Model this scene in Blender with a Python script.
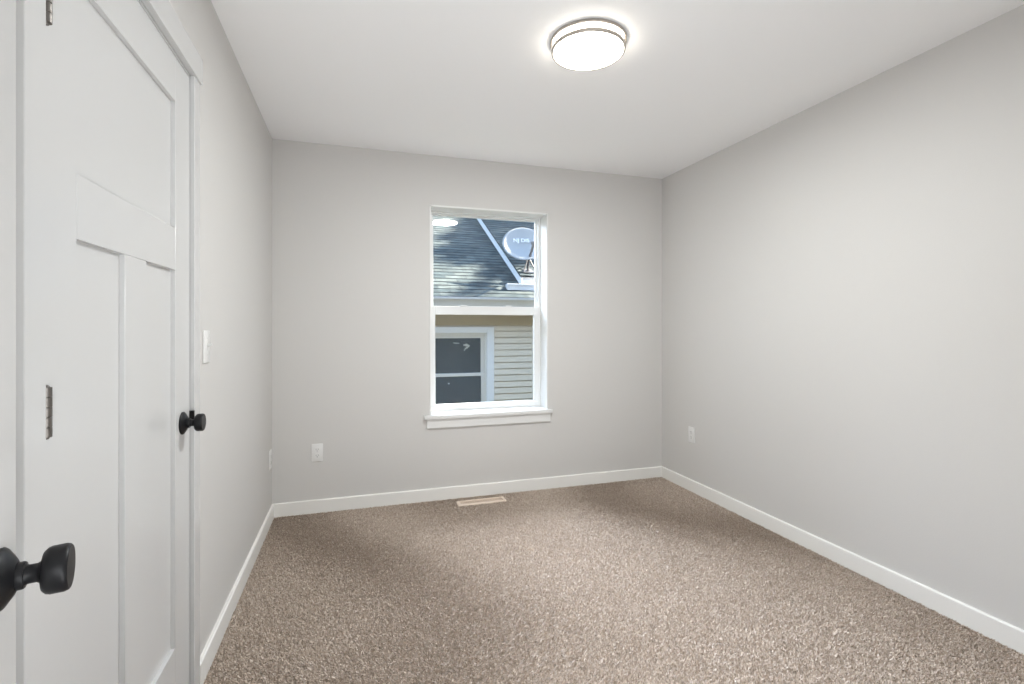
import bpy, bmesh, math, random
import numpy as np
from mathutils import Vector, Matrix

for o in list(bpy.data.objects):
    bpy.data.objects.remove(o)
SC = bpy.context.scene
COL = SC.collection
R = math.radians

# ------------------------------------------------------------------ camera
EYE = 1.225
cam_d = bpy.data.cameras.new('camera')
cam = bpy.data.objects.new('camera', cam_d)
COL.objects.link(cam)
cam.location = (0, 0, EYE)
cam.rotation_euler = (R(90), 0, R(-17.45))
cam_d.sensor_width = 36
cam_d.lens = 498.0 / 1024 * 36
cam_d.shift_y = -15.0 / 1024
cam_d.clip_start = 0.02
SC.camera = cam

# ------------------------------------------------------------------ view, sky, sun, large lights
SC.view_settings.view_transform = 'Standard'
SC.view_settings.look = 'None'
SC.view_settings.exposure = 0.25
SC.view_settings.gamma = 1.0
SC.view_settings.use_curve_mapping = False
SC.cycles.use_denoising = True
SC.cycles.max_bounces = 12
SC.cycles.diffuse_bounces = 8
SC.cycles.glossy_bounces = 4
SC.cycles.transparent_max_bounces = 16
SC.cycles.sample_clamp_indirect = 6.0
SC.cycles.caustics_reflective = False
SC.cycles.caustics_refractive = False

SUN_TO = Vector((0.76, 0.10, 0.64)).normalized()      # direction from the yard to the sun
SKY_BASE = 2.2
SKY_LOBE = 2.5
DOORWAY_FILL_W = 38.0
LAMP_L = 14.0
LAMP_W = 27.0
DAY_FILL_W = 165.0
SUN_E = 38.0

w = bpy.data.worlds.new('sky')
SC.world = w
w.use_nodes = True
nt = w.node_tree
nt.nodes.clear()
out = nt.nodes.new('ShaderNodeOutputWorld')
bg = nt.nodes.new('ShaderNodeBackground')
tc = nt.nodes.new('ShaderNodeTexCoord')
sep = nt.nodes.new('ShaderNodeSeparateXYZ')
nt.links.new(tc.outputs['Generated'], sep.inputs[0])
ramp = nt.nodes.new('ShaderNodeValToRGB')              # ground, horizon, blue zenith
ramp.color_ramp.elements[0].position = 0.0
ramp.color_ramp.elements[0].color = (0.16, 0.15, 0.13, 1)
ramp.color_ramp.elements[1].position = 1.0
ramp.color_ramp.elements[1].color = (0.42, 0.66, 1.0, 1)
for p, c in ((0.49, (0.2, 0.19, 0.17, 1)), (0.51, (0.85, 0.93, 1.0, 1)), (0.68, (0.58, 0.80, 1.05, 1))):
    e = ramp.color_ramp.elements.new(p)
    e.color = c
mp = nt.nodes.new('ShaderNodeMapRange')
mp.inputs['From Min'].default_value = -1
mp.inputs['From Max'].default_value = 1
nt.links.new(sep.outputs['Z'], mp.inputs['Value'])
nt.links.new(mp.outputs[0], ramp.inputs['Fac'])
dot = nt.nodes.new('ShaderNodeVectorMath')
dot.operation = 'DOT_PRODUCT'
nt.links.new(tc.outputs['Generated'], dot.inputs[0])
dot.inputs[1].default_value = Vector((0.05, 0.73, 0.68)).normalized()   # bright sky lobe added over the neighbour's ridge to light the room
lobe = nt.nodes.new('ShaderNodeMapRange')
lobe.interpolation_type = 'SMOOTHSTEP'
lobe.inputs['From Min'].default_value = math.cos(R(45))
lobe.inputs['From Max'].default_value = math.cos(R(9))
nt.links.new(dot.outputs['Value'], lobe.inputs['Value'])
lc = nt.nodes.new('ShaderNodeMix')
lc.data_type = 'RGBA'
lc.blend_type = 'ADD'
lc.inputs['Factor'].default_value = 1.0
sc1 = nt.nodes.new('ShaderNodeVectorMath')
sc1.operation = 'SCALE'
sc1.inputs['Scale'].default_value = SKY_BASE
nt.links.new(ramp.outputs['Color'], sc1.inputs[0])
sc2 = nt.nodes.new('ShaderNodeVectorMath')
sc2.operation = 'SCALE'
sc2.inputs[0].default_value = (0.86 * SKY_LOBE, 0.95 * SKY_LOBE, 1.12 * SKY_LOBE)
nt.links.new(lobe.outputs[0], sc2.inputs['Scale'])
nt.links.new(sc1.outputs[0], lc.inputs['A'])
nt.links.new(sc2.outputs[0], lc.inputs['B'])
nt.links.new(lc.outputs['Result'], bg.inputs['Color'])
bg.inputs['Strength'].default_value = 1.0
nt.links.new(bg.outputs[0], out.inputs['Surface'])

sun_d = bpy.data.lights.new('sun', 'SUN')
sun_d.energy = SUN_E
sun_d.angle = R(1.2)
sun_d.color = (1.0, 0.91, 0.74)
sun = bpy.data.objects.new('sun', sun_d)
COL.objects.link(sun)
sun.rotation_euler = SUN_TO.to_track_quat('Z', 'Y').to_euler()
sun.location = (8, 3, 8)

hl = bpy.data.lights.new('doorway_fill', 'AREA')     # added fill lamp in the doorway behind the camera, brightens the whole room
hl.shape = 'RECTANGLE'
hl.size = 0.78
hl.size_y = 1.90
hl.energy = DOORWAY_FILL_W
hl.color = (0.95, 0.98, 1.01)
fill = bpy.data.objects.new('doorway_fill', hl)
COL.objects.link(fill)
fill.location = (0.10, -0.30, 1.06)
fill.rotation_euler = (R(130), 0, R(-34))

dl = bpy.data.lights.new('daylight_fill', 'AREA')           # added lamp outside, above the view, boosting skylight through the window
dl.shape = 'RECTANGLE'
dl.size = 2.0
dl.size_y = 1.5
dl.energy = DAY_FILL_W
dl.spread = R(66)
dl.color = (0.82, 0.94, 1.14)
day_fill = bpy.data.objects.new('daylight_fill', dl)
COL.objects.link(day_fill)
day_fill.location = (0.95, 5.45, 3.40)
day_fill.rotation_euler = (day_fill.location - Vector((1.15, 2.2, 1.52))).to_track_quat('Z', 'Y').to_euler()

# ------------------------------------------------------------------ dimensions
XL, XR, YB, YF, H = -0.513, 2.400, 3.530, 0.060, 2.440

# ------------------------------------------------------------------ materials
def mat(name, color, rough=0.5, metal=0.0, spec=0.5):
    m = bpy.data.materials.new(name)
    m.use_nodes = True
    b = m.node_tree.nodes['Principled BSDF']
    b.inputs['Base Color'].default_value = (*color, 1)
    b.inputs['Roughness'].default_value = rough
    b.inputs['Metallic'].default_value = metal
    b.inputs['Specular IOR Level'].default_value = spec
    return m

def N(m, t, **kw):
    n = m.node_tree.nodes.new(t)
    for k, v in kw.items():
        if k in n.inputs:
            n.inputs[k].default_value = v
        else:
            setattr(n, k, v)
    return n

def L(m, a, b):
    m.node_tree.links.new(a, b)

def bump_noise(m, scale, strength, dist, detail=2.0):
    b = m.node_tree.nodes['Principled BSDF']
    t = N(m, 'ShaderNodeTexCoord')
    n = N(m, 'ShaderNodeTexNoise', Scale=scale, Detail=detail)
    L(m, t.outputs['Object'], n.inputs['Vector'])
    bu = N(m, 'ShaderNodeBump', Strength=strength, Distance=dist)
    L(m, n.outputs['Fac'], bu.inputs['Height'])
    L(m, bu.outputs['Normal'], b.inputs['Normal'])

def vary(m, c1, c2, scale, detail=3.0, mapscale=None):
    b = m.node_tree.nodes['Principled BSDF']
    t = N(m, 'ShaderNodeTexCoord')
    n = N(m, 'ShaderNodeTexNoise', Scale=scale, Detail=detail)
    src = t.outputs['Object']
    if mapscale:
        mm = N(m, 'ShaderNodeMapping')
        mm.inputs['Scale'].default_value = mapscale
        L(m, src, mm.inputs['Vector'])
        src = mm.outputs[0]
    L(m, src, n.inputs['Vector'])
    r = N(m, 'ShaderNodeValToRGB')
    r.color_ramp.elements[0].position = 0.3
    r.color_ramp.elements[1].position = 0.7
    r.color_ramp.elements[0].color = (*c1, 1)
    r.color_ramp.elements[1].color = (*c2, 1)
    L(m, n.outputs['Fac'], r.inputs['Fac'])
    L(m, r.outputs['Color'], b.inputs['Base Color'])
    return r

M = {}
M['wall'] = mat('grey_wall_paint', (0.612, 0.600, 0.582), 0.62, spec=0.35)
bump_noise(M['wall'], 170, 0.12, 0.004, 2.5)
M['ceiling'] = mat('white_ceiling_paint', (0.90, 0.90, 0.90), 0.85, spec=0.2)
bump_noise(M['ceiling'], 120, 0.10, 0.004, 2.5)
M['trim'] = mat('white_semigloss_trim', (0.73, 0.73, 0.715), 0.34)
M['baseboard'] = mat('white_baseboard_paint', (0.83, 0.82, 0.79), 0.4)
M['door'] = mat('white_door_paint', (0.60, 0.60, 0.595), 0.24)
bump_noise(M['door'], 60, 0.02, 0.002, 2)
M['black'] = mat('matte_black_metal', (0.010, 0.010, 0.011), 0.40, metal=0.0, spec=0.22)
M['nickel'] = mat('brushed_nickel', (0.50, 0.46, 0.42), 0.34, metal=1.0)
M['hinge'] = mat('satin_steel', (0.20, 0.185, 0.17), 0.42, metal=1.0)
bump_noise(M['hinge'], 300, 0.2, 0.001)
M['vinyl'] = mat('white_vinyl', (0.74, 0.745, 0.735), 0.35)
M['plate'] = mat('white_plastic', (0.75, 0.745, 0.73), 0.35)
M['slot'] = mat('dark_slot', (0.05, 0.05, 0.05), 0.6)
M['screw'] = mat('painted_screw', (0.66, 0.65, 0.63), 0.4)
M['register'] = mat('almond_enamel', (0.74, 0.62, 0.52), 0.4)
M['register_dark'] = mat('register_throat', (0.10, 0.085, 0.07), 0.7)
M['gray_metal'] = mat('grey_bracket_metal', (0.10, 0.10, 0.11), 0.5, metal=0.3)
M['gutter'] = mat('white_gutter_enamel', (0.62, 0.63, 0.65), 0.4)
M['fascia'] = mat('white_fascia_paint', (0.80, 0.84, 0.90), 0.5)
M['siding'] = mat('almond_vinyl_siding', (0.74, 0.70, 0.62), 0.55)
M['tan_band'] = mat('tan_upper_band', (0.44, 0.38, 0.27), 0.6)
M['dish'] = mat('pale_grey_dish_paint', (0.36, 0.37, 0.39), 0.4)
M['letter'] = mat('white_lettering', (0.95, 0.95, 0.95), 0.4)
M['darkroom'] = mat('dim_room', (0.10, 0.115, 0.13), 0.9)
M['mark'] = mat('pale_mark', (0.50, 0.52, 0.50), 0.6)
M['cladding'] = mat('charcoal_cladding', (0.06, 0.06, 0.065), 0.7)
M['hallpaint'] = mat('hall_paint', (0.6, 0.58, 0.56), 0.7)
M['subfloor'] = mat('carpet_backing', (0.28, 0.23, 0.19), 0.95, spec=0.1)
M['earth'] = mat('lawn_soil', (0.12, 0.14, 0.07), 0.95)
vary(M['earth'], (0.06, 0.07, 0.04), (0.10, 0.095, 0.07), 3)
M['bark'] = mat('bark', (0.11, 0.08, 0.06), 0.9)
bump_noise(M['bark'], 20, 0.6, 0.03)
M['leaf'] = mat('leaf', (0.07, 0.14, 0.035), 0.5)

def glass(name, tint=(0.98, 0.982, 0.985)):
    m = bpy.data.materials.new(name)
    m.use_nodes = True
    m.node_tree.nodes.clear()
    o = N(m, 'ShaderNodeOutputMaterial')
    tr = N(m, 'ShaderNodeBsdfTransparent', Color=(*tint, 1))
    gl = N(m, 'ShaderNodeBsdfGlossy', Roughness=0.0)
    lw = N(m, 'ShaderNodeLayerWeight', Blend=0.5)
    p = N(m, 'ShaderNodeMath', operation='POWER')
    L(m, lw.outputs['Facing'], p.inputs[0])
    p.inputs[1].default_value = 5.0
    q = N(m, 'ShaderNodeMath', operation='MULTIPLY_ADD')
    L(m, p.outputs[0], q.inputs[0])
    q.inputs[1].default_value = 0.95
    q.inputs[2].default_value = 0.043
    mx = N(m, 'ShaderNodeMixShader')
    L(m, q.outputs[0], mx.inputs[0])
    L(m, tr.outputs[0], mx.inputs[1])
    L(m, gl.outputs[0], mx.inputs[2])
    L(m, mx.outputs[0], o.inputs['Surface'])
    return m
M['glass'] = glass('clear_glass')
M['farglass'] = glass('hazed_glass', (0.75, 0.78, 0.8))
m = M['farglass']                                       # blue-grey haze painted into the glass, lightening the dark room behind
_o = m.node_tree.nodes['Material Output'] if 'Material Output' in m.node_tree.nodes else [n_ for n_ in m.node_tree.nodes if n_.type == 'OUTPUT_MATERIAL'][0]
_src = _o.inputs['Surface'].links[0].from_socket
_d = N(m, 'ShaderNodeBsdfDiffuse', Color=(0.15, 0.20, 0.235, 1))
_mx = N(m, 'ShaderNodeMixShader')
_mx.inputs[0].default_value = 0.36
L(m, _src, _mx.inputs[1])
L(m, _d.outputs[0], _mx.inputs[2])
L(m, _mx.outputs[0], _o.inputs['Surface'])

def emit(name, color, strength):
    m = bpy.data.materials.new(name)
    m.use_nodes = True
    m.node_tree.nodes.clear()
    o = N(m, 'ShaderNodeOutputMaterial')
    e = N(m, 'ShaderNodeEmission', Color=(*color, 1), Strength=strength)
    L(m, e.outputs[0], o.inputs['Surface'])
    return m
M['diffuser'] = emit('lit_diffuser', (1.0, 0.92, 0.80), LAMP_L)

# carpet yarn: every tuft takes its own shade of beige
m = mat('beige_carpet_yarn', (0.4, 0.33, 0.28), 0.9, spec=0.12)
M['carpet'] = m
b = m.node_tree.nodes['Principled BSDF']
g = N(m, 'ShaderNodeNewGeometry')
r = N(m, 'ShaderNodeValToRGB')
els = r.color_ramp.elements
els[0].position, els[0].color = 0.0, (0.32, 0.255, 0.203, 1)
els[1].position, els[1].color = 1.0, (0.72, 0.63, 0.55, 1)
for p_, c_ in ((0.12, (0.44, 0.36, 0.295, 1)), (0.5, (0.53, 0.445, 0.372, 1)), (0.85, (0.60, 0.515, 0.437, 1))):
    e_ = els.new(p_)
    e_.color = c_
L(m, g.outputs['Random Per Island'], r.inputs['Fac'])
L(m, r.outputs['Color'], b.inputs['Base Color'])

# asphalt shingles: courses run along x, tabs vary in tone
m = mat('blue_grey_asphalt_shingle', (0.09, 0.1, 0.11), 0.9, spec=0.15)
M['shingle'] = m
b = m.node_tree.nodes['Principled BSDF']
t = N(m, 'ShaderNodeTexCoord')
mm = N(m, 'ShaderNodeMapping')
mm.inputs['Scale'].default_value = (1, 1, 0)
L(m, t.outputs['Object'], mm.inputs['Vector'])
bk = N(m, 'ShaderNodeTexBrick', Scale=1.0)
bk.inputs['Color1'].default_value = (0.036, 0.051, 0.058, 1)
bk.inputs['Color2'].default_value = (0.080, 0.096, 0.098, 1)
bk.inputs['Mortar'].default_value = (0.030, 0.040, 0.047, 1)
bk.inputs['Mortar Size'].default_value = 0.006
bk.inputs['Brick Width'].default_value = 0.30
bk.inputs['Row Height'].default_value = 0.100
L(m, mm.outputs[0], bk.inputs['Vector'])
n = N(m, 'ShaderNodeTexNoise', Scale=9.0, Detail=5.0)
L(m, t.outputs['Object'], n.inputs['Vector'])
mx = N(m, 'ShaderNodeMix', data_type='RGBA', blend_type='OVERLAY')
mx.inputs['Factor'].default_value = 0.75
L(m, bk.outputs['Color'], mx.inputs['A'])
L(m, n.outputs['Fac'], mx.inputs['B'])
L(m, mx.outputs['Result'], b.inputs['Base Color'])

# ------------------------------------------------------------------ mesh helpers
class MB:
    """collects boxes, lathes, tubes and polygons and links them as ONE mesh object"""
    def __init__(s):
        s.bm = bmesh.new()
    def box(s, x0, x1, y0, y1, z0, z1, bev=0.0, seg=1, mtx=None):
        t = bmesh.new()
        bmesh.ops.create_cube(t, size=1.0)
        for v in t.verts:
            v.co = Vector(((x0 + x1) / 2 + v.co.x * (x1 - x0), (y0 + y1) / 2 + v.co.y * (y1 - y0), (z0 + z1) / 2 + v.co.z * (z1 - z0)))
        if bev:
            bmesh.ops.bevel(t, geom=t.edges[:], offset=bev, segments=seg, affect='EDGES', profile=0.5)
        s._merge(t, mtx)
        return s
    def _merge(s, t, mtx=None, smooth=False):
        if mtx is not None:
            bmesh.ops.transform(t, matrix=mtx, verts=t.verts[:])
        vm = {}
        for v in t.verts:
            vm[v] = s.bm.verts.new(v.co)
        for f in t.faces:
            try:
                nf = s.bm.faces.new([vm[v] for v in f.verts])
                nf.smooth = smooth or f.smooth
            except ValueError:
                pass
        t.free()
    def lathe(s, prof, mtx=None, n=40, smooth=True, a0=0.0, a1=2 * math.pi):
        """profile of (radius, height) turned round +z"""
        t = bmesh.new()
        full = abs(a1 - a0 - 2 * math.pi) < 1e-6
        k = n if full else n + 1
        rings = []
        for (r_, h_) in prof:
            if r_ < 1e-6:
                rings.append([t.verts.new((0, 0, h_))])
            else:
                rings.append([t.verts.new((r_ * math.cos(a0 + (a1 - a0) * i / n), r_ * math.sin(a0 + (a1 - a0) * i / n), h_)) for i in range(k)])
        for A, B in zip(rings, rings[1:]):
            for i in range(n):
                j = (i + 1) % k
                if len(A) == 1 and len(B) == 1:
                    continue
                if len(A) == 1:
                    q = [A[0], B[i], B[j]]
                elif len(B) == 1:
                    q = [A[i], A[j], B[0]]
                else:
                    q = [A[i], A[j], B[j], B[i]]
                f = t.faces.new(q)
                f.smooth = smooth
        bmesh.ops.recalc_face_normals(t, faces=t.faces[:])
        s._merge(t, mtx)
        return s
    def ring(s, R_, r_, z, n=64, k=14, mtx=None, sz=1.0):
        t = bmesh.new()
        V = [[t.verts.new(((R_ + r_ * math.cos(2 * math.pi * j / k)) * math.cos(2 * math.pi * i / n),
                           (R_ + r_ * math.cos(2 * math.pi * j / k)) * math.sin(2 * math.pi * i / n),
                           z + sz * r_ * math.sin(2 * math.pi * j / k))) for j in range(k)] for i in range(n)]
        for i in range(n):
            for j in range(k):
                f = t.faces.new((V[i][j], V[(i + 1) % n][j], V[(i + 1) % n][(j + 1) % k], V[i][(j + 1) % k]))
                f.smooth = True
        s._merge(t, mtx)
        return s
    def tube(s, pts, rad, k=10):
        pts = [Vector(p) for p in pts]
        rads = rad if isinstance(rad, (list, tuple)) else [rad] * len(pts)
        t = bmesh.new()
        rings = []
        for i, p in enumerate(pts):
            d = (pts[min(i + 1, len(pts) - 1)] - pts[max(i - 1, 0)]).normalized()
            a = d.cross(Vector((0, 0, 1)))
            if a.length < 1e-3:
                a = Vector((1, 0, 0))
            a.normalize()
            c = d.cross(a).normalized()
            rings.append([t.verts.new(p + rads[i] * (math.cos(2 * math.pi * j / k) * a + math.sin(2 * math.pi * j / k) * c)) for j in range(k)])
        for A, B in zip(rings, rings[1:]):
            for j in range(k):
                f = t.faces.new((A[j], A[(j + 1) % k], B[(j + 1) % k], B[j]))
                f.smooth = True
        t.faces.new(rings[0][::-1])
        t.faces.new(rings[-1])
        s._merge(t)
        return s
    def prism(s, poly, axis, a0, a1):
        """polygon in the two other axes, pushed along `axis` from a0 to a1"""
        t = bmesh.new()
        def P(u, v, a):
            return {'x': (a, u, v), 'y': (u, a, v), 'z': (u, v, a)}[axis]
        A = [t.verts.new(P(u, v, a0)) for u, v in poly]
        B = [t.verts.new(P(u, v, a1)) for u, v in poly]
        n_ = len(poly)
        for i in range(n_):
            t.faces.new((A[i], A[(i + 1) % n_], B[(i + 1) % n_], B[i]))
        t.faces.new(A[::-1])
        t.faces.new(B)
        bmesh.ops.recalc_face_normals(t, faces=t.faces[:])
        s._merge(t)
        return s
    def quad(s, *p):
        s.bm.faces.new([s.bm.verts.new(q) for q in p])
        return s
    def build(s, name, m, parent=None, sharp=True):
        me = bpy.data.meshes.new(name)
        s.bm.to_mesh(me)
        s.bm.free()
        me.materials.append(m)
        if sharp:
            try:
                me.set_sharp_from_angle(angle=R(35))
            except Exception:
                pass
        o = bpy.data.objects.new(name, me)
        COL.objects.link(o)
        if parent is not None:
            put(o, parent)
        return o

def put(o, parent):
    """make o a child of parent and keep it where it was modelled"""
    bpy.context.view_layer.update()
    o.parent = parent
    o.matrix_parent_inverse = parent.matrix_world.inverted()

def empty(name, loc):
    o = bpy.data.objects.new(name, None)
    o.location = loc
    o.empty_display_size = 0.1
    COL.objects.link(o)
    bpy.context.view_layer.update()
    return o

def tag(o, label, cat, group=None, kind=None):
    o['label'] = label
    o['category'] = cat
    if group:
        o['group'] = group
    if kind:
        o['kind'] = kind
    return o

def frame_rect(x0, x1, z0, z1, wl, wr, wb, wt, y0, y1, bev=0.0):
    """a rectangular frame in the xz plane"""
    f = MB()
    f.box(x0, x0 + wl, y0, y1, z0, z1, bev)
    f.box(x1 - wr, x1, y0, y1, z0, z1, bev)
    f.box(x0 + wl, x1 - wr, y0, y1, z0, z0 + wb, bev)
    f.box(x0 + wl, x1 - wr, y0, y1, z1 - wt, z1, bev)
    return f

# ------------------------------------------------------------------ room shell
WX0, WX1, WZ0, WZ1 = 0.499, 1.397, 0.604, 2.090        # window opening
BT = 0.215                                             # back wall thickness
DY0, DY1, DZ1 = 1.040, 1.872, 2.048                    # closet opening in the left wall

ST = 'structure'
o = MB().box(XL - 0.75, XR + 0.14, -2.2, YB + 0.02, -0.20, -0.004).build('floor', M['subfloor'])
tag(o, 'beige speckled cut-pile carpet covering the whole bedroom floor', 'carpet floor', kind=ST)
floor = o

o = MB().box(XL - 0.80, XR + 0.16, -2.3, YB + BT, H, H + 0.22).build('ceiling', M['ceiling'])
tag(o, 'smooth white painted bedroom ceiling around the round flush lamp', 'ceiling', kind=ST)

wb = MB()
wb.box(XL - 0.14, WX0, YB, YB + BT, -0.9, H)
wb.box(WX1, XR + 0.14, YB, YB + BT, -0.9, H)
wb.box(WX0, WX1, YB, YB + BT, -0.9, WZ0 - 0.015)
wb.box(WX0, WX1, YB, YB + BT, WZ1, H)
o = wb.build('wall_back', M['wall'])
tag(o, 'pale warm grey painted wall with the double-hung window in it', 'wall', kind=ST)

ex = MB()
ex.box(-6, WX0 - 0.02, YB + BT, YB + BT + 0.02, -0.9, H + 0.22)
ex.box(WX1 + 0.02, 7, YB + BT, YB + BT + 0.02, -0.9, H + 0.22)
ex.box(WX0 - 0.02, WX1 + 0.02, YB + BT, YB + BT + 0.02, -0.9, WZ0 - 0.02)
ex.box(WX0 - 0.02, WX1 + 0.02, YB + BT, YB + BT + 0.02, WZ1 + 0.02, H + 0.22)
ex.build('outer_cladding', M['cladding'], o)

o = MB().box(XR, XR + 0.14, -2.2, YB, -0.2, H).build('wall_right', M['wall'])
tag(o, 'long plain pale grey wall with one outlet near the window corner', 'wall', kind=ST)

wl = MB()
wl.box(XL - 0.12, XL, DY1, YB, -0.2, H)
wl.box(XL - 0.12, XL, -2.2, DY0, -0.2, H)
wl.box(XL - 0.12, XL, DY0, DY1, DZ1, H)
o = wl.build('wall_left', M['wall'])
tag(o, 'pale grey wall holding the white closet door and the light switch', 'wall', kind=ST)

EX0, EX1 = -0.275, 0.535                               # entry doorway behind the camera
wf = MB()
wf.box(XL, EX0, YF - 0.12, YF, -0.2, H)
wf.box(EX1, XR, YF - 0.12, YF, -0.2, H)
wf.box(EX0, EX1, YF - 0.12, YF, 2.06, H)
o = wf.build('wall_front', M['wall'])
tag(o, 'grey entry wall with the open doorway the picture is taken from', 'wall', kind=ST)

o = MB().box(XL - 0.14, XR + 0.14, -2.3, -2.2, -0.2, H).build('wall_hall', M['hallpaint'])
tag(o, 'grey end wall of the hallway outside the bedroom doorway', 'wall', kind=ST)

cl = MB()
cl.box(XL - 0.78, XL - 0.74, 0.75, 2.2, -0.2, H)
cl.box(XL - 0.74, XL - 0.12, 0.75, 0.79, -0.2, H)
cl.box(XL - 0.74, XL - 0.12, 2.16, 2.2, -0.2, H)
o = cl.build('wall_closet', M['hallpaint'])
tag(o, 'grey inner walls of the closet behind the shut white door', 'wall', kind=ST)

# ---- baseboards: square-edged boards with an eased top
def baseboard(name, axis, a0, a1, wall, sgn, label):
    t_, h_ = 0.014, 0.084
    f = MB()
    poly = [(wall, -0.01), (wall + sgn * t_, -0.01), (wall + sgn * t_, h_ - 0.004), (wall + sgn * (t_ - 0.004), h_), (wall, h_)]
    f.prism(poly, axis, a0, a1)
    tag(f.build(name, M['baseboard']), label, 'baseboard', kind=ST)
baseboard('baseboard_back', 'x', XL, XR, YB, -1, 'white baseboard running under the window along the far wall')
baseboard('baseboard_right', 'y', YF, YB - 0.014, XR, -1, 'long white baseboard along the plain right-hand wall')
baseboard('baseboard_left', 'y', 1.919, YB - 0.014, XL, 1, 'short white baseboard between the closet door trim and the corner')

# ---- carpet pile: individual tufts standing on the backing
def carpet_pile(x0, x1, y0, y1, step, seed=3):
    rng = np.random.default_rng(seed)
    nx, ny = int((x1 - x0) / step), int((y1 - y0) / step)
    gx, gy = np.meshgrid(np.arange(nx), np.arange(ny))
    n_ = nx * ny
    cx = x0 + (gx.ravel() + rng.random(n_)) * step
    cy = y0 + (gy.ravel() + rng.random(n_)) * step
    # only what lies inside the room and not under the register
    keep = (cx < x1 - 0.002) & ~((np.abs(cx - 0.842) < 0.162) & (np.abs(cy - 3.392) < 0.044))
    cx, cy = cx[keep], cy[keep]
    n_ = len(cx)
    # the pile leans in slow patches, as after a vacuum cleaner
    ang0 = 2.5 * np.sin(1.7 * cx + 0.6 * np.sin(2.3 * cy)) + 1.9 * np.cos(1.3 * cy + 0.8 * np.sin(1.9 * cx))
    ang = ang0 + rng.normal(0, 0.9, n_)
    lean = np.abs(rng.normal(0.006, 0.0035, n_))
    ht = rng.uniform(0.005, 0.013, n_)
    wd = rng.uniform(0.0013, 0.0030, n_)
    fa = rng.uniform(0, np.pi, n_)
    dx, dy = np.cos(fa) * wd, np.sin(fa) * wd
    ex, ey = np.cos(ang) * lean, np.sin(ang) * lean
    V = np.empty((n_, 6, 3), np.float32)
    for i, (sgn, k, z, ww) in enumerate(((-1, 0.0, 0.0, 1.0), (1, 0.0, 0.0, 1.0), (-1, 0.45, 0.62, 1.1), (1, 0.45, 0.62, 1.1), (-1, 1.0, 1.0, 0.6), (1, 1.0, 1.0, 0.6))):
        V[:, i, 0] = cx + sgn * dx * ww + ex * k
        V[:, i, 1] = cy + sgn * dy * ww + ey * k
        V[:, i, 2] = -0.009 + ht * z
    base = (np.arange(n_) * 6)[:, None, None]
    F = (base + np.array([[0, 1, 3, 2], [2, 3, 5, 4]])[None]).reshape(-1, 4)
    me = bpy.data.meshes.new('carpet_pile')
    me.vertices.add(n_ * 6)
    me.vertices.foreach_set('co', V.ravel())
    nf = len(F)
    me.loops.add(nf * 4)
    me.loops.foreach_set('vertex_index', F.ravel().astype(np.int32))
    me.polygons.add(nf)
    me.polygons.foreach_set('loop_start', (np.arange(nf) * 4).astype(np.int32))
    me.polygons.foreach_set('use_smooth', np.ones(nf, bool))
    me.update(calc_edges=True)
    me.materials.append(M['carpet'])
    o_ = bpy.data.objects.new('carpet_pile', me)
    COL.objects.link(o_)
    put(o_, floor)
    o_['kind'] = 'stuff'
carpet_pile(XL + 0.004, XR - 0.004, 0.9, YB - 0.004, 0.0038)

# ------------------------------------------------------------------ window
win = empty('window_1', ((WX0 + WX1) / 2, YB, WZ0))
tag(win, 'white double-hung window in the far wall looking onto a shingled roof', 'window', kind=ST)
JD = 0.142
jb = MB()                                               # white jamb lining the opening, flush with the wall
jb.box(WX0, WX0 + 0.012, YB - 0.003, YB + JD, WZ0, WZ1, 0.001)
jb.box(WX1 - 0.012, WX1, YB - 0.003, YB + JD, WZ0, WZ1, 0.001)
jb.box(WX0, WX1, YB - 0.003, YB + JD, WZ1 - 0.012, WZ1, 0.001)
jb.build('jamb', M['trim'], win)
frame_rect(WX0, WX1, WZ0, WZ1, 0.030, 0.026, 0.03, 0.022, YB + JD, YB + BT + 0.01, 0.002).build('window_frame', M['vinyl'], win)
# lower sash, room side
S0, S1 = 0.520, 1.380
ls = frame_rect(S0, S1, WZ0 - 0.002, 1.381, 0.042, 0.042, 0.048, 0.064, YB + JD + 0.004, YB + JD + 0.034, 0.0025)
ls.box((S0 + S1) / 2 - 0.2, (S0 + S1) / 2 - 0.15, YB + JD - 0.004, YB + JD + 0.01, 1.381, 1.389, 0.002)
ls.box((S0 + S1) / 2 + 0.15, (S0 + S1) / 2 + 0.2, YB + JD - 0.004, YB + JD + 0.01, 1.381, 1.389, 0.002)
lso = ls.build('lower_sash', M['vinyl'], win)
MB().box(S0 + 0.04, S1 - 0.04, YB + JD + 0.017, YB + JD + 0.021, WZ0 + 0.044, 1.319).build('pane', M['glass'], lso)
us = frame_rect(S0, S1, 1.340, WZ1 - 0.012, 0.032, 0.020, 0.040, 0.020, YB + JD + 0.038, YB + JD + 0.066, 0.0025)
uso = us.build('upper_sash', M['vinyl'], win)
MB().box(S0 + 0.03, S1 - 0.018, YB + JD + 0.050, YB + JD + 0.054, 1.378, WZ1 - 0.030).build('pane', M['glass'], uso)
# stool and apron
so = MB()
so.box(WX0 - 0.040, WX1 + 0.028, YB - 0.032, YB, WZ0 - 0.030, WZ0, 0.005, 2)
so.box(WX0, WX1, YB - 0.004, YB + JD + 0.004, WZ0 - 0.024, WZ0)
so.build('window_sill', M['trim'], win)
MB().box(WX0 - 0.020, WX1 + 0.016, YB - 0.016, YB, WZ0 - 0.094, WZ0 - 0.028, 0.002).build('apron', M['trim'], win)

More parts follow.
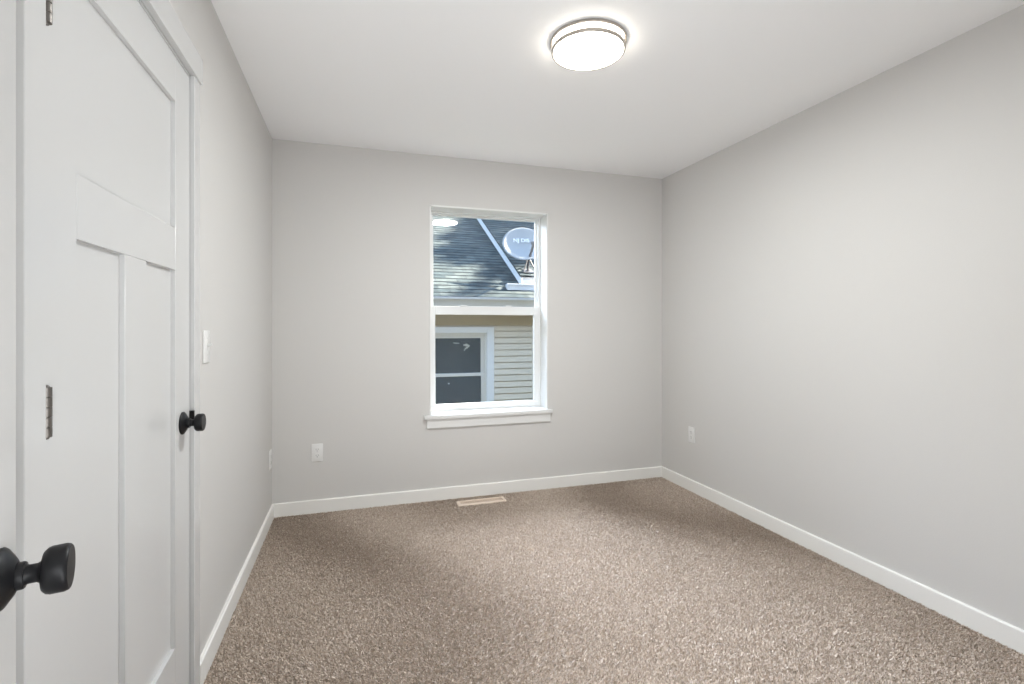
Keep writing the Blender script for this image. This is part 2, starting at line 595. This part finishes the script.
# ------------------------------------------------------------------ doors
KNOB = [(0.0, 0.0), (0.0355, 0.0), (0.0360, 0.003), (0.0335, 0.0065), (0.0215, 0.0150), (0.0165, 0.0175)]
COLLAR = [(0.0, 0.0160), (0.0155, 0.0160), (0.0160, 0.0185), (0.0160, 0.0230), (0.0150, 0.0250), (0.0, 0.0250)]
NECK = [(0.0, 0.024), (0.0125, 0.024), (0.0110, 0.028), (0.0110, 0.036), (0.0130, 0.0395), (0.0190, 0.0415)]
GRIP = [(0.0, 0.0400), (0.0160, 0.0405), (0.0235, 0.0425), (0.0268, 0.0460), (0.0280, 0.0500), (0.0282, 0.0640), (0.0270, 0.0675), (0.0252, 0.0690), (0.0, 0.0692)]

def knob(loc, normal, parent, small=1.0, length=1.0):
    q = Vector(normal).to_track_quat('Z', 'Y').to_matrix().to_4x4()
    mt = Matrix.Translation(Vector(loc)) @ q @ Matrix.Scale(small, 4) @ Matrix.Scale(length, 4, (0, 0, 1))
    k = MB().lathe(GRIP, mt, 48).lathe(NECK, mt, 32).build('door_knob', M['black'], parent)
    MB().lathe(KNOB, mt, 48).build('rosette', M['black'], k)
    MB().lathe(COLLAR, mt, 32).build('collar', M['black'], k)
    return k

def panel_door(parent, W, Z0, Z1, T, openings, mtx):
    """three-panel door leaf: local u along width, front face at depth 0, going back to -T"""
    d = 0.0118
    f = MB()
    us_ = sorted({0.0, W} | {u for o_ in openings for u in o_[:2]})
    top, lows = openings[0], openings[1:]
    def bx(u0, u1, z0, z1):
        f.box(u0, u1, -T, 0, z0, z1, 0.0, 1, mtx)
    l0, l1 = min(o_[0] for o_ in openings), max(o_[1] for o_ in openings)
    bx(0, l0, Z0, Z1)                                   # stiles
    bx(l1, W, Z0, Z1)
    bx(l0, l1, top[3], Z1)                              # rails
    bx(l0, l1, lows[0][3], top[2])
    bx(l0, l1, Z0, lows[0][2])
    bx(lows[0][1], lows[1][0], lows[0][2], lows[0][3])  # muntin between the tall panels
    leaf = f.build('door_slab', M['door'], parent)
    bv = leaf.modifiers.new('ease', 'BEVEL')
    bv.width = 0.0012
    bv.segments = 1
    bv.limit_method = 'ANGLE'
    for (u0, u1, z0, z1) in openings:
        MB().box(u0 - 0.001, u1 + 0.001, -T + d, -d, z0 - 0.001, z1 + 0.001, 0, 1, mtx).build('recessed_panel', M['door'], leaf)
    return leaf

# closet door: leaf flush with the wall, hinges near the camera
CY0, CY1 = 1.055, 1.852
door = empty('door_1', (XL, CY0, 0))
tag(door, 'closed white three-panel closet door with black knob and steel hinges', 'door', kind=ST)
mc = Matrix(((0, 1, 0, XL), (1, 0, 0, CY0), (0, 0, 1, 0), (0, 0, 0, 1)))   # u -> +y, depth -> +x
OPEN = [(0.114, 0.665, 1.521, 1.899), (0.114, 0.325, 0.266, 1.395), (0.448, 0.665, 0.266, 1.395)]
panel_door(door, CY1 - CY0, 0.008, 2.033, 0.035, OPEN, mc)
knob((XL, 1.783, 0.926), (1, 0, 0), door, 0.97, 0.88)
def hinge(y, z0, z1, parent):
    n_ = 5
    hgt = (z1 - z0) / n_
    mk = MB()
    for i in range(n_):
        a, c = z0 + i * hgt + 0.0004, z0 + (i + 1) * hgt - 0.0004
        mk.lathe([(0, a), (0.0074, a), (0.0080, a + 0.0006), (0.0080, c - 0.0006), (0.0074, c), (0, c)], Matrix.Translation((XL + 0.0085, y, 0)), 20)
    hg = mk.build('hinge', M['hinge'], parent)
    MB().lathe([(0, z0 - 0.004), (0.0035, z0 - 0.003), (0.0050, z0), (0.0050, z1), (0.0035, z1 + 0.003), (0, z1 + 0.004)], Matrix.Translation((XL + 0.0085, y, 0)), 16).build('pin', M['hinge'], hg)
    MB().box(XL - 0.03, XL + 0.004, y - 0.0012, y + 0.0012, z0, z1).build('hinge_leaf', M['hinge'], hg)
for z0, z1 in ((1.745, 1.832), (1.036, 1.122), (0.185, 0.272)):
    hinge(CY0 - 0.0035, z0, z1, door)

# closet casing, header, jamb and strike
tr = empty('trim_1', (XL, CY0, 0))
tag(tr, 'white flat casing with a wider head board around the closet door', 'door trim', kind=ST)
CT = 0.0130
MB().box(XL, XL + CT, 0.984, 1.042, -0.01, 2.044, 0.0012).build('side_casing', M['door'], tr)
MB().box(XL, XL + CT, 1.858, 1.918, -0.01, 2.044, 0.0012).build('side_casing', M['door'], tr)
MB().box(XL, XL + 0.019, 0.976, 1.928, 2.044, 2.131, 0.0012).build('head_casing', M['door'], tr)
jm = MB()
jm.box(XL - 0.12, XL, DY0, CY0 - 0.003, -0.01, DZ1, 0.0)
jm.box(XL - 0.12, XL, CY1 + 0.003, DY1, -0.01, DZ1, 0.0)
jm.box(XL - 0.12, XL, DY0, DY1, 2.036, DZ1, 0.0)
jm.box(XL - 0.075, XL - 0.0365, CY0 - 0.003, CY0 + 0.010, -0.01, 2.036)
jm.box(XL - 0.075, XL - 0.0365, CY1 - 0.010, CY1 + 0.003, -0.01, 2.036)
jm.box(XL - 0.075, XL - 0.0365, CY0, CY1, 2.024, 2.036)
jm.build('jamb', M['door'], tr)
sk = MB()                                               # black strike lip curling over the jamb edge by the knob
sk.box(XL - 0.02, XL + 0.0145, CY1 + 0.0005, CY1 + 0.0020, 0.914, 0.954, 0.0006)
sk.box(XL + 0.0005, XL + 0.0140, CY1 - 0.0035, CY1 + 0.0018, 0.916, 0.952, 0.0006)
sk.build('strike_plate', M['black'], tr)

# entry door: swung fully open against the left wall, its knob in front of the camera
ENX, ENY = 0.966, 0.258
nrm = Vector((ENX, ENY, 0)).normalized()
tdir = Vector((-nrm.y, nrm.x, 0))
EDGE = Vector((-0.4195, 0.8085, 0))
EW = 0.765
hin = EDGE - tdir * EW
ent = empty('door_2', hin)
tag(ent, 'open white entry door at the picture edge with the large black knob', 'door', kind=ST)
me_ = Matrix(((tdir.x, nrm.x, 0, hin.x), (tdir.y, nrm.y, 0, hin.y), (0, 0, 1, 0), (0, 0, 0, 1)))
panel_door(ent, EW, 0.010, 2.033, 0.035, [(0.115, 0.650, 1.521, 1.899), (0.115, 0.325, 0.266, 1.395), (0.440, 0.650, 0.266, 1.395)], me_)
KB = EDGE - tdir * 0.070
knob((KB.x, KB.y, 0.927), nrm, ent, 1.0, 0.95)

# ------------------------------------------------------------------ switch and outlets
def wall_mtx(loc, face):
    """plate space (u right, v up, w out of the wall) to world"""
    if face == 'back':
        u, w_ = Vector((1, 0, 0)), Vector((0, -1, 0))
    elif face == 'left':
        u, w_ = Vector((0, 1, 0)), Vector((1, 0, 0))
    else:
        u, w_ = Vector((0, -1, 0)), Vector((-1, 0, 0))
    v = Vector((0, 0, 1))
    return Matrix(((u.x, v.x, w_.x, loc[0]), (u.y, v.y, w_.y, loc[1]), (u.z, v.z, w_.z, loc[2]), (0, 0, 0, 1)))

def plate(mt, root):
    return MB().box(-0.036, 0.036, -0.0585, 0.0585, 0, 0.0062, 0.0025, 2, mt).build('cover_plate', M['plate'], root)

def outlet(loc, face, label):
    root = empty('wall_outlet', loc)
    tag(root, label, 'outlet', 'duplex wall outlets')
    mt = wall_mtx(loc, face)
    plate(mt, root)
    for sv in (1, -1):
        c = sv * 0.0195
        f = MB()
        pts = []
        for i in range(28):
            a = 2 * math.pi * i / 28
            pts.append((0.0172 * math.cos(a), c + max(-0.0140, min(0.0140, 0.0172 * math.sin(a)))))
        t = bmesh.new()
        A = [t.verts.new((u, v, 0.004)) for u, v in pts]
        B = [t.verts.new((u, v, 0.0082)) for u, v in pts]
        for i in range(28):
            t.faces.new((A[i], A[(i + 1) % 28], B[(i + 1) % 28], B[i]))
        t.faces.new(B)
        f._merge(t, mt)
        rc = f.build('receptacle', M['plate'], root)
        s_ = MB()
        s_.box(-0.0080, -0.0060, c - 0.001, c + 0.0070, 0.0078, 0.0086, 0, 1, mt)
        s_.box(0.0058, 0.0078, c - 0.0003, c + 0.0066, 0.0078, 0.0086, 0, 1, mt)
        s_.lathe([(0, 0.0078), (0.0026, 0.0078), (0.0026, 0.0086), (0, 0.0086)], mt @ Matrix.Translation((0, c - 0.0075, 0)), 14)
        s_.build('slots', M['slot'], rc)
    MB().lathe([(0, 0.0055), (0.0032, 0.0055), (0.0030, 0.0068), (0, 0.0072)], mt, 16).build('screw', M['screw'], root)
    return root
outlet((-0.241, YB, 0.395), 'back', 'white duplex outlet on the window wall, low and left of the window')
outlet((XR, 3.148, 0.420), 'right', 'white duplex outlet low on the long bright wall right of the corner')
outlet((XL, 3.437, 0.392), 'left', 'white duplex outlet seen nearly edge-on, on the closet wall by the corner')

root = empty('light_switch', (XL, 2.032, 1.155))
tag(root, 'white toggle light switch on the wall beside the closet door trim', 'light switch')
mt = wall_mtx((XL, 2.032, 1.155), 'left')
plate(mt, root)
MB().box(-0.0055, 0.0055, -0.012, 0.012, 0.005, 0.0070, 0.0008, 1, mt).build('toggle_collar', M['screw'], root)
MB().box(-0.0040, 0.0040, -0.0045, 0.0045, 0.000, 0.019, 0.0012, 1, mt @ Matrix.Translation((0, 0.001, 0.004)) @ Matrix.Rotation(R(-22), 4, 'X')).build('toggle', M['plate'], root)
for sv in (1, -1):
    MB().lathe([(0, 0.0055), (0.0030, 0.0055), (0.0028, 0.0068), (0, 0.0071)], mt @ Matrix.Translation((0, sv * 0.030, 0)), 14).build('screw', M['screw'], root)

# ------------------------------------------------------------------ floor register
VX, VY = 0.842, 3.392
reg = empty('floor_register', (VX, VY, 0))
tag(reg, 'almond metal floor register set in the carpet below the window', 'floor vent')
f = MB()
ox, oy, ix, iy = 0.172, 0.043, 0.151, 0.027
O4 = [(-ox, -oy), (ox, -oy), (ox, oy), (-ox, oy)]
I4 = [(-ix, -iy), (ix, -iy), (ix, iy), (-ix, iy)]
T4 = [(-ox + 0.008, -oy + 0.007), (ox - 0.008, -oy + 0.007), (ox - 0.008, oy - 0.007), (-ox + 0.008, oy - 0.007)]
for a in range(4):
    c = (a + 1) % 4
    P = lambda q, z: (VX + q[0], VY + q[1], z)
    f.quad(P(O4[a], -0.006), P(O4[c], -0.006), P(O4[c], 0.004), P(O4[a], 0.004))
    f.quad(P(O4[a], 0.004), P(O4[c], 0.004), P(T4[c], 0.010), P(T4[a], 0.010))
    f.quad(P(T4[a], 0.010), P(T4[c], 0.010), P(I4[c], 0.008), P(I4[a], 0.008))
    f.quad(P(I4[a], 0.008), P(I4[c], 0.008), P(I4[c], -0.003), P(I4[a], -0.003))
f.build('register_frame', M['register'], reg)
MB().box(VX - ix, VX + ix, VY - iy, VY + iy, -0.0075, -0.006).build('throat', M['register_dark'], reg)
lv = MB()
for i in range(25):
    x = VX - ix + 0.006 + i * (2 * ix - 0.012) / 24
    lv.box(-0.0010, 0.0010, VY - iy, VY + iy, -0.004, 0.004, 0, 1, Matrix.Translation((x, 0, -0.001)) @ Matrix.Rotation(R(28), 4, 'Y'))
lv.box(VX - ix, VX + ix, VY - 0.002, VY + 0.002, -0.004, 0.0035)
lv.build('louvers', M['register'], reg)

# ------------------------------------------------------------------ ceiling lamp
CX, CYL = 0.945, 1.925
lamp = empty('ceiling_light', (CX, CYL, H))
tag(lamp, 'round lit flush-mount ceiling lamp with double brushed nickel rings', 'ceiling light')
T0 = Matrix.Translation((CX, CYL, 0))
MB().lathe([(0.150, H), (0.1615, H), (0.1620, H - 0.004), (0.1620, H - 0.012), (0.1605, H - 0.014), (0.1500, H - 0.014), (0.1500, H)], T0, 72).build('mounting_ring', M['nickel'], lamp)
MB().lathe([(0.1490, 2.408), (0.1550, 2.408), (0.1562, 2.405), (0.1562, 2.397), (0.1550, 2.394), (0.1490, 2.394), (0.1478, 2.397), (0.1478, 2.405), (0.1490, 2.408)], T0, 72).build('lower_ring', M['nickel'], lamp)
for k in range(3):
    a = R(62 + 120 * k)
    c = T0 @ Matrix.Translation((0.1525 * math.cos(a), 0.1525 * math.sin(a), 0))
    MB().lathe([(0, 2.405), (0.0036, 2.405), (0.0036, 2.430), (0, 2.430)], c, 14).build('post', M['nickel'], lamp)
dome = [(0.1465, H - 0.002), (0.1465, 2.395)]
for i in range(1, 13):
    a = i / 12
    dome.append((0.1465 * math.cos(a * math.pi / 2), 2.395 - 0.012 * math.sin(a * math.pi / 2)))
MB().lathe(dome, T0, 72).build('diffuser', M['diffuser'], lamp)
ll = bpy.data.lights.new('lamp_glow', 'AREA')          # the lamp's own downward light
ll.shape = 'DISK'
ll.size = 0.284
ll.energy = LAMP_W
ll.color = (0.965, 1.0, 1.01)
lg = bpy.data.objects.new('lamp_glow', ll)
COL.objects.link(lg)
lg.location = (CX, CYL, 2.3822)
put(lg, lamp)
MB().lathe([(0, 2.384), (0.0045, 2.384), (0.0050, 2.380), (0.0030, 2.3765), (0, 2.376)], T0, 16).build('finial', M['nickel'], lamp)

# ------------------------------------------------------------------ outside: yard, house, dish, tree
o = MB().box(-25, 30, YB + BT, 40, -1.4, -0.9).build('ground', M['earth'])
tag(o, 'side yard between the bedroom window and the house next door', 'ground', kind=ST)

PIT = 0.56
HY = 6.90
house = empty('house', (1.0, HY, -0.9))
tag(house, 'house next door with almond siding, white gutter and shingled roof', 'house')

# clapboard wall with a hole for its window
NWX0, NWX1, NWZ0, NWZ1 = 0.985, 1.783, -0.06, 1.142
def clapboard(x0, x1, z0, z1, f, expo=0.090, base=-0.9):
    k0, k1 = int(math.floor((z0 - base) / expo)), int(math.ceil((z1 - base) / expo))
    for k in range(k0, k1):
        a, c = max(z0, base + k * expo), min(z1, base + (k + 1) * expo)
        if c - a < 1e-4:
            continue
        top = min(z1, base + (k + 1) * expo - 0.011)
        if top > a:
            f.quad((x0, HY - 0.022, a), (x1, HY - 0.022, a), (x1, HY - 0.008, top), (x0, HY - 0.008, top))
            f.quad((x0, HY - 0.008, top), (x1, HY - 0.008, top), (x1, HY + 0.02, top), (x0, HY + 0.02, top))
        f.quad((x0, HY + 0.02, top), (x1, HY + 0.02, top), (x1, HY + 0.02, c), (x0, HY + 0.02, c))
        f.quad((x0, HY + 0.02, c), (x1, HY + 0.02, c), (x1, HY - 0.022, c), (x0, HY - 0.022, c))
f = MB()
clapboard(-6, NWX0, -0.9, 1.50, f)
clapboard(NWX1, 6, -0.9, 1.50, f)
clapboard(NWX0, NWX1, -0.9, NWZ0, f)
clapboard(NWX0, NWX1, NWZ1, 1.50, f)
f.build('siding', M['siding'], house, sharp=False)
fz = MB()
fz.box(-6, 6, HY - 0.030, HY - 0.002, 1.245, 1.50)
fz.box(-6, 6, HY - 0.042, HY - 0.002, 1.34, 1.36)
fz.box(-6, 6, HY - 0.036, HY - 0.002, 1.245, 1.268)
fz.build('upper_band', M['tan_band'], house)  # darker tan band across the top of the siding
MB().box(-6, 6, 6.47, HY, 1.500, 1.515).build('soffit', M['siding'], house)
MB().box(-6, 6, 6.455, 6.475, 1.490, 1.635).build('fascia', M['fascia'], house)
# gutter: K-style trough
gp = [(6.455, 1.498), (6.400, 1.498), (6.390, 1.520), (6.362, 1.572), (6.338, 1.588), (6.335, 1.616), (6.350, 1.616), (6.350, 1.602), (6.446, 1.602), (6.455, 1.612)]
MB().prism([(a, c) for a, c in gp], 'x', -6, 2.62).build('gutter', M['gutter'], house)

def shingled(name, x0, x1, y0, z0, y1, base):
    expo = 0.100
    f_ = MB()
    k = 0
    y = y0
    while y < y1:
        ye = min(y1, y + expo)
        za, zc = z0 + PIT * (y - y0) + 0.006, z0 + PIT * (ye - y0)
        f_.quad((x0, y, za), (x1, y, za), (x1, ye, zc), (x0, ye, zc))
        f_.quad((x0, y, za - 0.007), (x1, y, za - 0.007), (x1, y, za), (x0, y, za))
        y = ye
    zt = z0 + PIT * (y1 - y0)
    f_.quad((x0, y0, z0 - 0.02), (x0, y1, zt - 0.02), (x1, y1, zt - 0.02), (x1, y0, z0 - 0.02))
    f_.quad((x0, y0, z0 - 0.02), (x0, y0, z0 + 0.01), (x0, y1, zt), (x0, y1, zt - 0.02))
    return f_.build(name, M['shingle'], house, sharp=False)
shingled('roof', -6, 6, 6.40, 1.620, 10.2, 0)
o = MB()
o.prism([(10.2, 1.60 + PIT * 3.8), (13.6, 1.60 + 0.4), (10.2, 1.55 + PIT * 3.8 - 0.1)], 'x', -6, 6)
o.build('rear_roof', M['shingle'], house)
# the raised roof on the right, its white rake board and its short boxed eave
RX = 2.25
ry0 = 6.70
rz0 = 1.62 + PIT * (ry0 - 6.40) + 0.165
shingled('wing_roof', RX - 0.02, 6, ry0, rz0, 10.2, 0)
f = MB()
rb = [(ry0 + 0.02, rz0 - 0.165), (ry0 + 0.02, rz0 - 0.005), (10.2, rz0 - 0.005 + PIT * (10.18 - ry0)), (10.2, rz0 - 0.165 + PIT * (10.18 - ry0))]
f.prism(rb, 'x', RX, RX + 0.03)
f.build('rake_board', M['fascia'], house)
f = MB()
f.box(2.008, 6, 6.60, 6.70, 1.735, 1.822, 0.004)
f.box(2.000, 6, 6.59, 6.61, 1.805, 1.828, 0.003)
f.build('eave_return', M['gutter'], house)
f = MB().box(RX + 0.03, 6, 6.76, 6.80, 1.72, rz0)
f.build('wing_fascia', M['fascia'], house)

# the window of the house next door
hw = frame_rect(NWX0 - 0.105, NWX1 + 0.105, NWZ0 - 0.07, NWZ1 + 0.085, 0.105, 0.105, 0.07, 0.085, HY - 0.045, HY - 0.002, 0.004)
hwo = hw.build('window_casing', M['fascia'], house)
hf = frame_rect(NWX0, NWX1, NWZ0, NWZ1, 0.03, 0.03, 0.03, 0.03, HY - 0.02, HY + 0.06, 0.002)
hf.build('window_frame', M['vinyl'], hwo)
ua = frame_rect(NWX0 + 0.03, NWX1 - 0.03, 0.53, NWZ1 - 0.03, 0.045, 0.045, 0.045, 0.045, HY + 0.02, HY + 0.05, 0.002)
ua.build('upper_sash', M['vinyl'], hwo)
la = frame_rect(NWX0 + 0.03, NWX1 - 0.03, NWZ0 + 0.03, 0.570, 0.045, 0.045, 0.05, 0.04, HY - 0.005, HY + 0.022, 0.002)
la.build('lower_sash', M['vinyl'], hwo)
MB().box(NWX0 + 0.05, NWX1 - 0.05, HY + 0.033, HY + 0.037, 0.55, NWZ1 - 0.05).build('upper_pane', M['farglass'], hwo)
MB().box(NWX0 + 0.05, NWX1 - 0.05, HY + 0.008, HY + 0.012, NWZ0 + 0.05, 0.55).build('lower_pane', M['farglass'], hwo)
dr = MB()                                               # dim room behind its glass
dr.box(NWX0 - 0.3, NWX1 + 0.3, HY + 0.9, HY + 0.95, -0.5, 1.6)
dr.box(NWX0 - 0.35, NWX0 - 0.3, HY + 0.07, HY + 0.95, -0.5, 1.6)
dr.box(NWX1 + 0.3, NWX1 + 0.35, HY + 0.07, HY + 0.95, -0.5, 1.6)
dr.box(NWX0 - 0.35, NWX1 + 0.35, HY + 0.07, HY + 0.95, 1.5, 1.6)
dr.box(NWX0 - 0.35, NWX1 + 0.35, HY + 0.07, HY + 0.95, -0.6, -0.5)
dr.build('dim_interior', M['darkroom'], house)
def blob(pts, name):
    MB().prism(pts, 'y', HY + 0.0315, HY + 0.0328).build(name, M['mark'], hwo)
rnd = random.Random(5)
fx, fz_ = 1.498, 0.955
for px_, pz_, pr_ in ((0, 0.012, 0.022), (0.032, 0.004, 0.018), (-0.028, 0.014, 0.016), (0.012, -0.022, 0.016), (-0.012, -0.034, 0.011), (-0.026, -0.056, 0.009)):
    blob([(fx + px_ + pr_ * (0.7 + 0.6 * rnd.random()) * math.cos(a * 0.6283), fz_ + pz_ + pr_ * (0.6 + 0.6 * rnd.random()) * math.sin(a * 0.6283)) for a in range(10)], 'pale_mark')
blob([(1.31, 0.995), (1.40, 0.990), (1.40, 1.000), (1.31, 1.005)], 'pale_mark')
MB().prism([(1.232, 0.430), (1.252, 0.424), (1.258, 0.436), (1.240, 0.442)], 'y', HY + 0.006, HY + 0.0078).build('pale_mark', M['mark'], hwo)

# satellite dish on the raised roof
FX, FY = 2.392, 6.80
FZ = rz0 + PIT * (FY - ry0) + 0.004
dish = empty('satellite_dish', (FX, FY, FZ))
tag(dish, 'pale oval satellite dish with white lettering standing on the next roof', 'satellite dish')
dn = Vector((-0.16, -0.86, 0.40)).normalized()          # where the dish looks
dc = Vector((2.312, 6.78, 2.425))
uu = Vector((0, 0, 1)).cross(dn).normalized()
vv = dn.cross(uu).normalized()
if uu.x < 0:
    uu, vv = uu, vv
t = bmesh.new()
A_, B_ = 0.312, 0.275
NR, NA = 10, 56
dep = 0.055
rings_f, rings_b = [], []
for i in range(NR + 1):
    q = i / NR
    rf, rbk = [], []
    for j in range(NA):
        a = 2 * math.pi * j / NA
        p = dc + uu * (A_ * q * math.cos(a)) + vv * (B_ * q * math.sin(a)) + dn * (dep * (q * q - 1))
        rf.append(t.verts.new(p))
        rbk.append(t.verts.new(p - dn * 0.006))
    rings_f.append(rf)
    rings_b.append(rbk)
for rings in (rings_f, rings_b):
    for i in range(NR):
        for j in range(NA):
            k = (j + 1) % NA
            if i == 0:
                continue
            fc = t.faces.new((rings[i][j], rings[i][k], rings[i + 1][k], rings[i + 1][j]))
            fc.smooth = True
    t.faces.new(rings[1])
for j in range(NA):
    k = (j + 1) % NA
    t.faces.new((rings_f[NR][j], rings_f[NR][k], rings_b[NR][k], rings_b[NR][j]))
bmesh.ops.recalc_face_normals(t, faces=t.faces[:])
f = MB()
f._merge(t)
f.build('reflector', M['dish'], dish, sharp=False)
cu = bpy.data.curves.new('lettering', 'FONT')
cu.body = 'NJ DIS'
cu.size = 0.086
cu.align_x = 'CENTER'
cu.align_y = 'CENTER'
cu.extrude = 0.0015
cu.offset = 0.0016
tx = bpy.data.objects.new('lettering', cu)
COL.objects.link(tx)
ux = -uu if uu.x < 0 else uu
vy = dn.cross(ux).normalized()
tp = dc + ux * (-0.03) + vy * 0.075 + dn * (-0.036)
tx.matrix_world = Matrix(((ux.x, vy.x, dn.x, tp.x), (ux.y, vy.y, dn.y, tp.y), (ux.z, vy.z, dn.z, tp.z), (0, 0, 0, 1)))
cu.materials.append(M['letter'])
bpy.context.view_layer.update()
lm = bpy.data.meshes.new_from_object(tx.evaluated_get(bpy.context.evaluated_depsgraph_get()))
lt = bpy.data.objects.new('lettering', lm)
COL.objects.link(lt)
lt.matrix_world = tx.matrix_world.copy()
bpy.data.objects.remove(tx)
bpy.data.curves.remove(cu)
lt.name = 'lettering'
put(lt, dish)
bk_ = dc - dn * (dep + 0.02)
MB().box(-0.07, 0.07, -0.09, 0.09, -0.035, 0.01, 0.006, 1, Matrix.Translation(bk_) @ dn.to_track_quat('Z', 'Y').to_matrix().to_4x4()).build('back_bracket', M['gray_metal'], dish)
MB().tube([(FX, FY + 0.03, FZ + 0.036), (FX, FY + 0.03, FZ + 0.22), bk_ - dn * 0.03], 0.019).build('mast', M['gray_metal'], dish)
for sx, sy in ((-0.10, -0.05), (0.11, -0.03), (0.02, 0.20)):
    fz2 = rz0 + PIT * (FY + sy - ry0) + 0.024
    MB().tube([(FX + sx, FY + sy, fz2), (FX + sx * 0.12, FY + 0.03 + sy * 0.1, FZ + 0.20)], 0.011).build('brace', M['gray_metal'], dish)
MB().box(-0.07, 0.07, -0.06, 0.08, 0.006, 0.014, 0, 1, Matrix.Translation((FX, FY + 0.02, FZ + PIT * 0.02)) @ Matrix.Rotation(math.atan(PIT), 4, 'X')).build('foot_plate', M['gray_metal'], dish)
lo_ = dc - vy * B_ - dn * 0.02
le_ = Vector((2.325, 6.40, 2.375))
ar = MB().tube([Vector((FX, FY - 0.02, FZ + 0.20)), le_ * 0.5 + Vector((FX, FY - 0.02, FZ + 0.20)) * 0.5, le_], 0.019)
arm = ar.build('feed_arm', M['gray_metal'], dish)
MB().lathe([(0, -0.03), (0.022, -0.03), (0.028, 0.0), (0.028, 0.05), (0.02, 0.06), (0, 0.06)], Matrix.Translation(le_) @ (dc - le_).to_track_quat('Z', 'Y').to_matrix().to_4x4(), 20).build('receiver_head', M['gray_metal'], arm)

# tree in the yard, whose leaves shade most of the roof
def roof_point(x, y):
    return Vector((x, y, 1.62 + PIT * (y - 6.40)))
clumps = []
rnd = random.Random(11)
def shade(x, y, r_, s=9.0):
    clumps.append((roof_point(x, y) + SUN_TO * (s + rnd.uniform(-1.3, 1.3)), r_))
y = 6.95
while y < 9.9:
    x = 1.06
    while x < 3.5:
        xx, yy = x + rnd.uniform(-0.04, 0.04), y + rnd.uniform(-0.05, 0.05)
        if xx > 1.10 + max(0.0, yy - 7.75) * 0.53 and yy > (7.36 if xx < 1.78 else 6.98) and rnd.random() > 0.10:
            shade(xx, yy, rnd.uniform(0.11, 0.16))
        x += 0.14
    y += 0.17
for x, y, r_ in ((0.6, 7.6, 0.3), (0.2, 8.2, 0.4), (-0.3, 7.7, 0.4), (3.9, 8.0, 0.4), (4.0, 8.8, 0.4)):
    shade(x, y, r_)
for _ in range(9):                                      # thin leaves that dapple the dish
    clumps.append((Vector((2.312, 6.78, 2.425)) + SUN_TO * rnd.uniform(8, 10) + Vector((rnd.uniform(-0.1, 0.1), rnd.uniform(-0.26, 0.26), rnd.uniform(-0.2, 0.2))), 0.11))
cen = sum((c for c, _ in clumps), Vector()) / len(clumps)
tree = empty('tree', (cen.x, cen.y, -0.9))
tag(tree, 'leafy yard tree whose shade falls over the roof next door', 'tree')
tk = MB()
tk.tube([(cen.x, cen.y, -0.9), (cen.x + 0.06, cen.y - 0.05, 2.0), (cen.x, cen.y, 4.6), (cen.x, cen.y, cen.z + 0.4)], [0.24, 0.17, 0.12, 0.05], 12)
for c, r_ in clumps[::5]:
    st = Vector((cen.x, cen.y, min(c.z - 0.5, cen.z - 0.6)))
    tk.tube([st, (st + c) / 2 + Vector((0, 0, 0.15)), c], [0.05, 0.035, 0.012], 7)
tk.build('trunk', M['bark'], tree)
lf = MB()
for c, r_ in clumps:
    for _ in range(int(40 * r_ * r_ / 0.018)):
        d = Vector((rnd.gauss(0, 1), rnd.gauss(0, 1), rnd.gauss(0, 1))).normalized() * r_ * rnd.random() ** 0.4
        p = c + d
        a = Vector((rnd.gauss(0, 1), rnd.gauss(0, 1), rnd.gauss(0, 0.6))).normalized()
        q = a.cross(Vector((rnd.gauss(0, 1), rnd.gauss(0, 1), rnd.gauss(0, 1)))).normalized()
        l_, w_ = rnd.uniform(0.045, 0.075), rnd.uniform(0.022, 0.034)
        lf.quad(p - a * l_, p + q * w_, p + a * l_, p - q * w_)
lf.build('foliage', M['leaf'], tree, sharp=False)
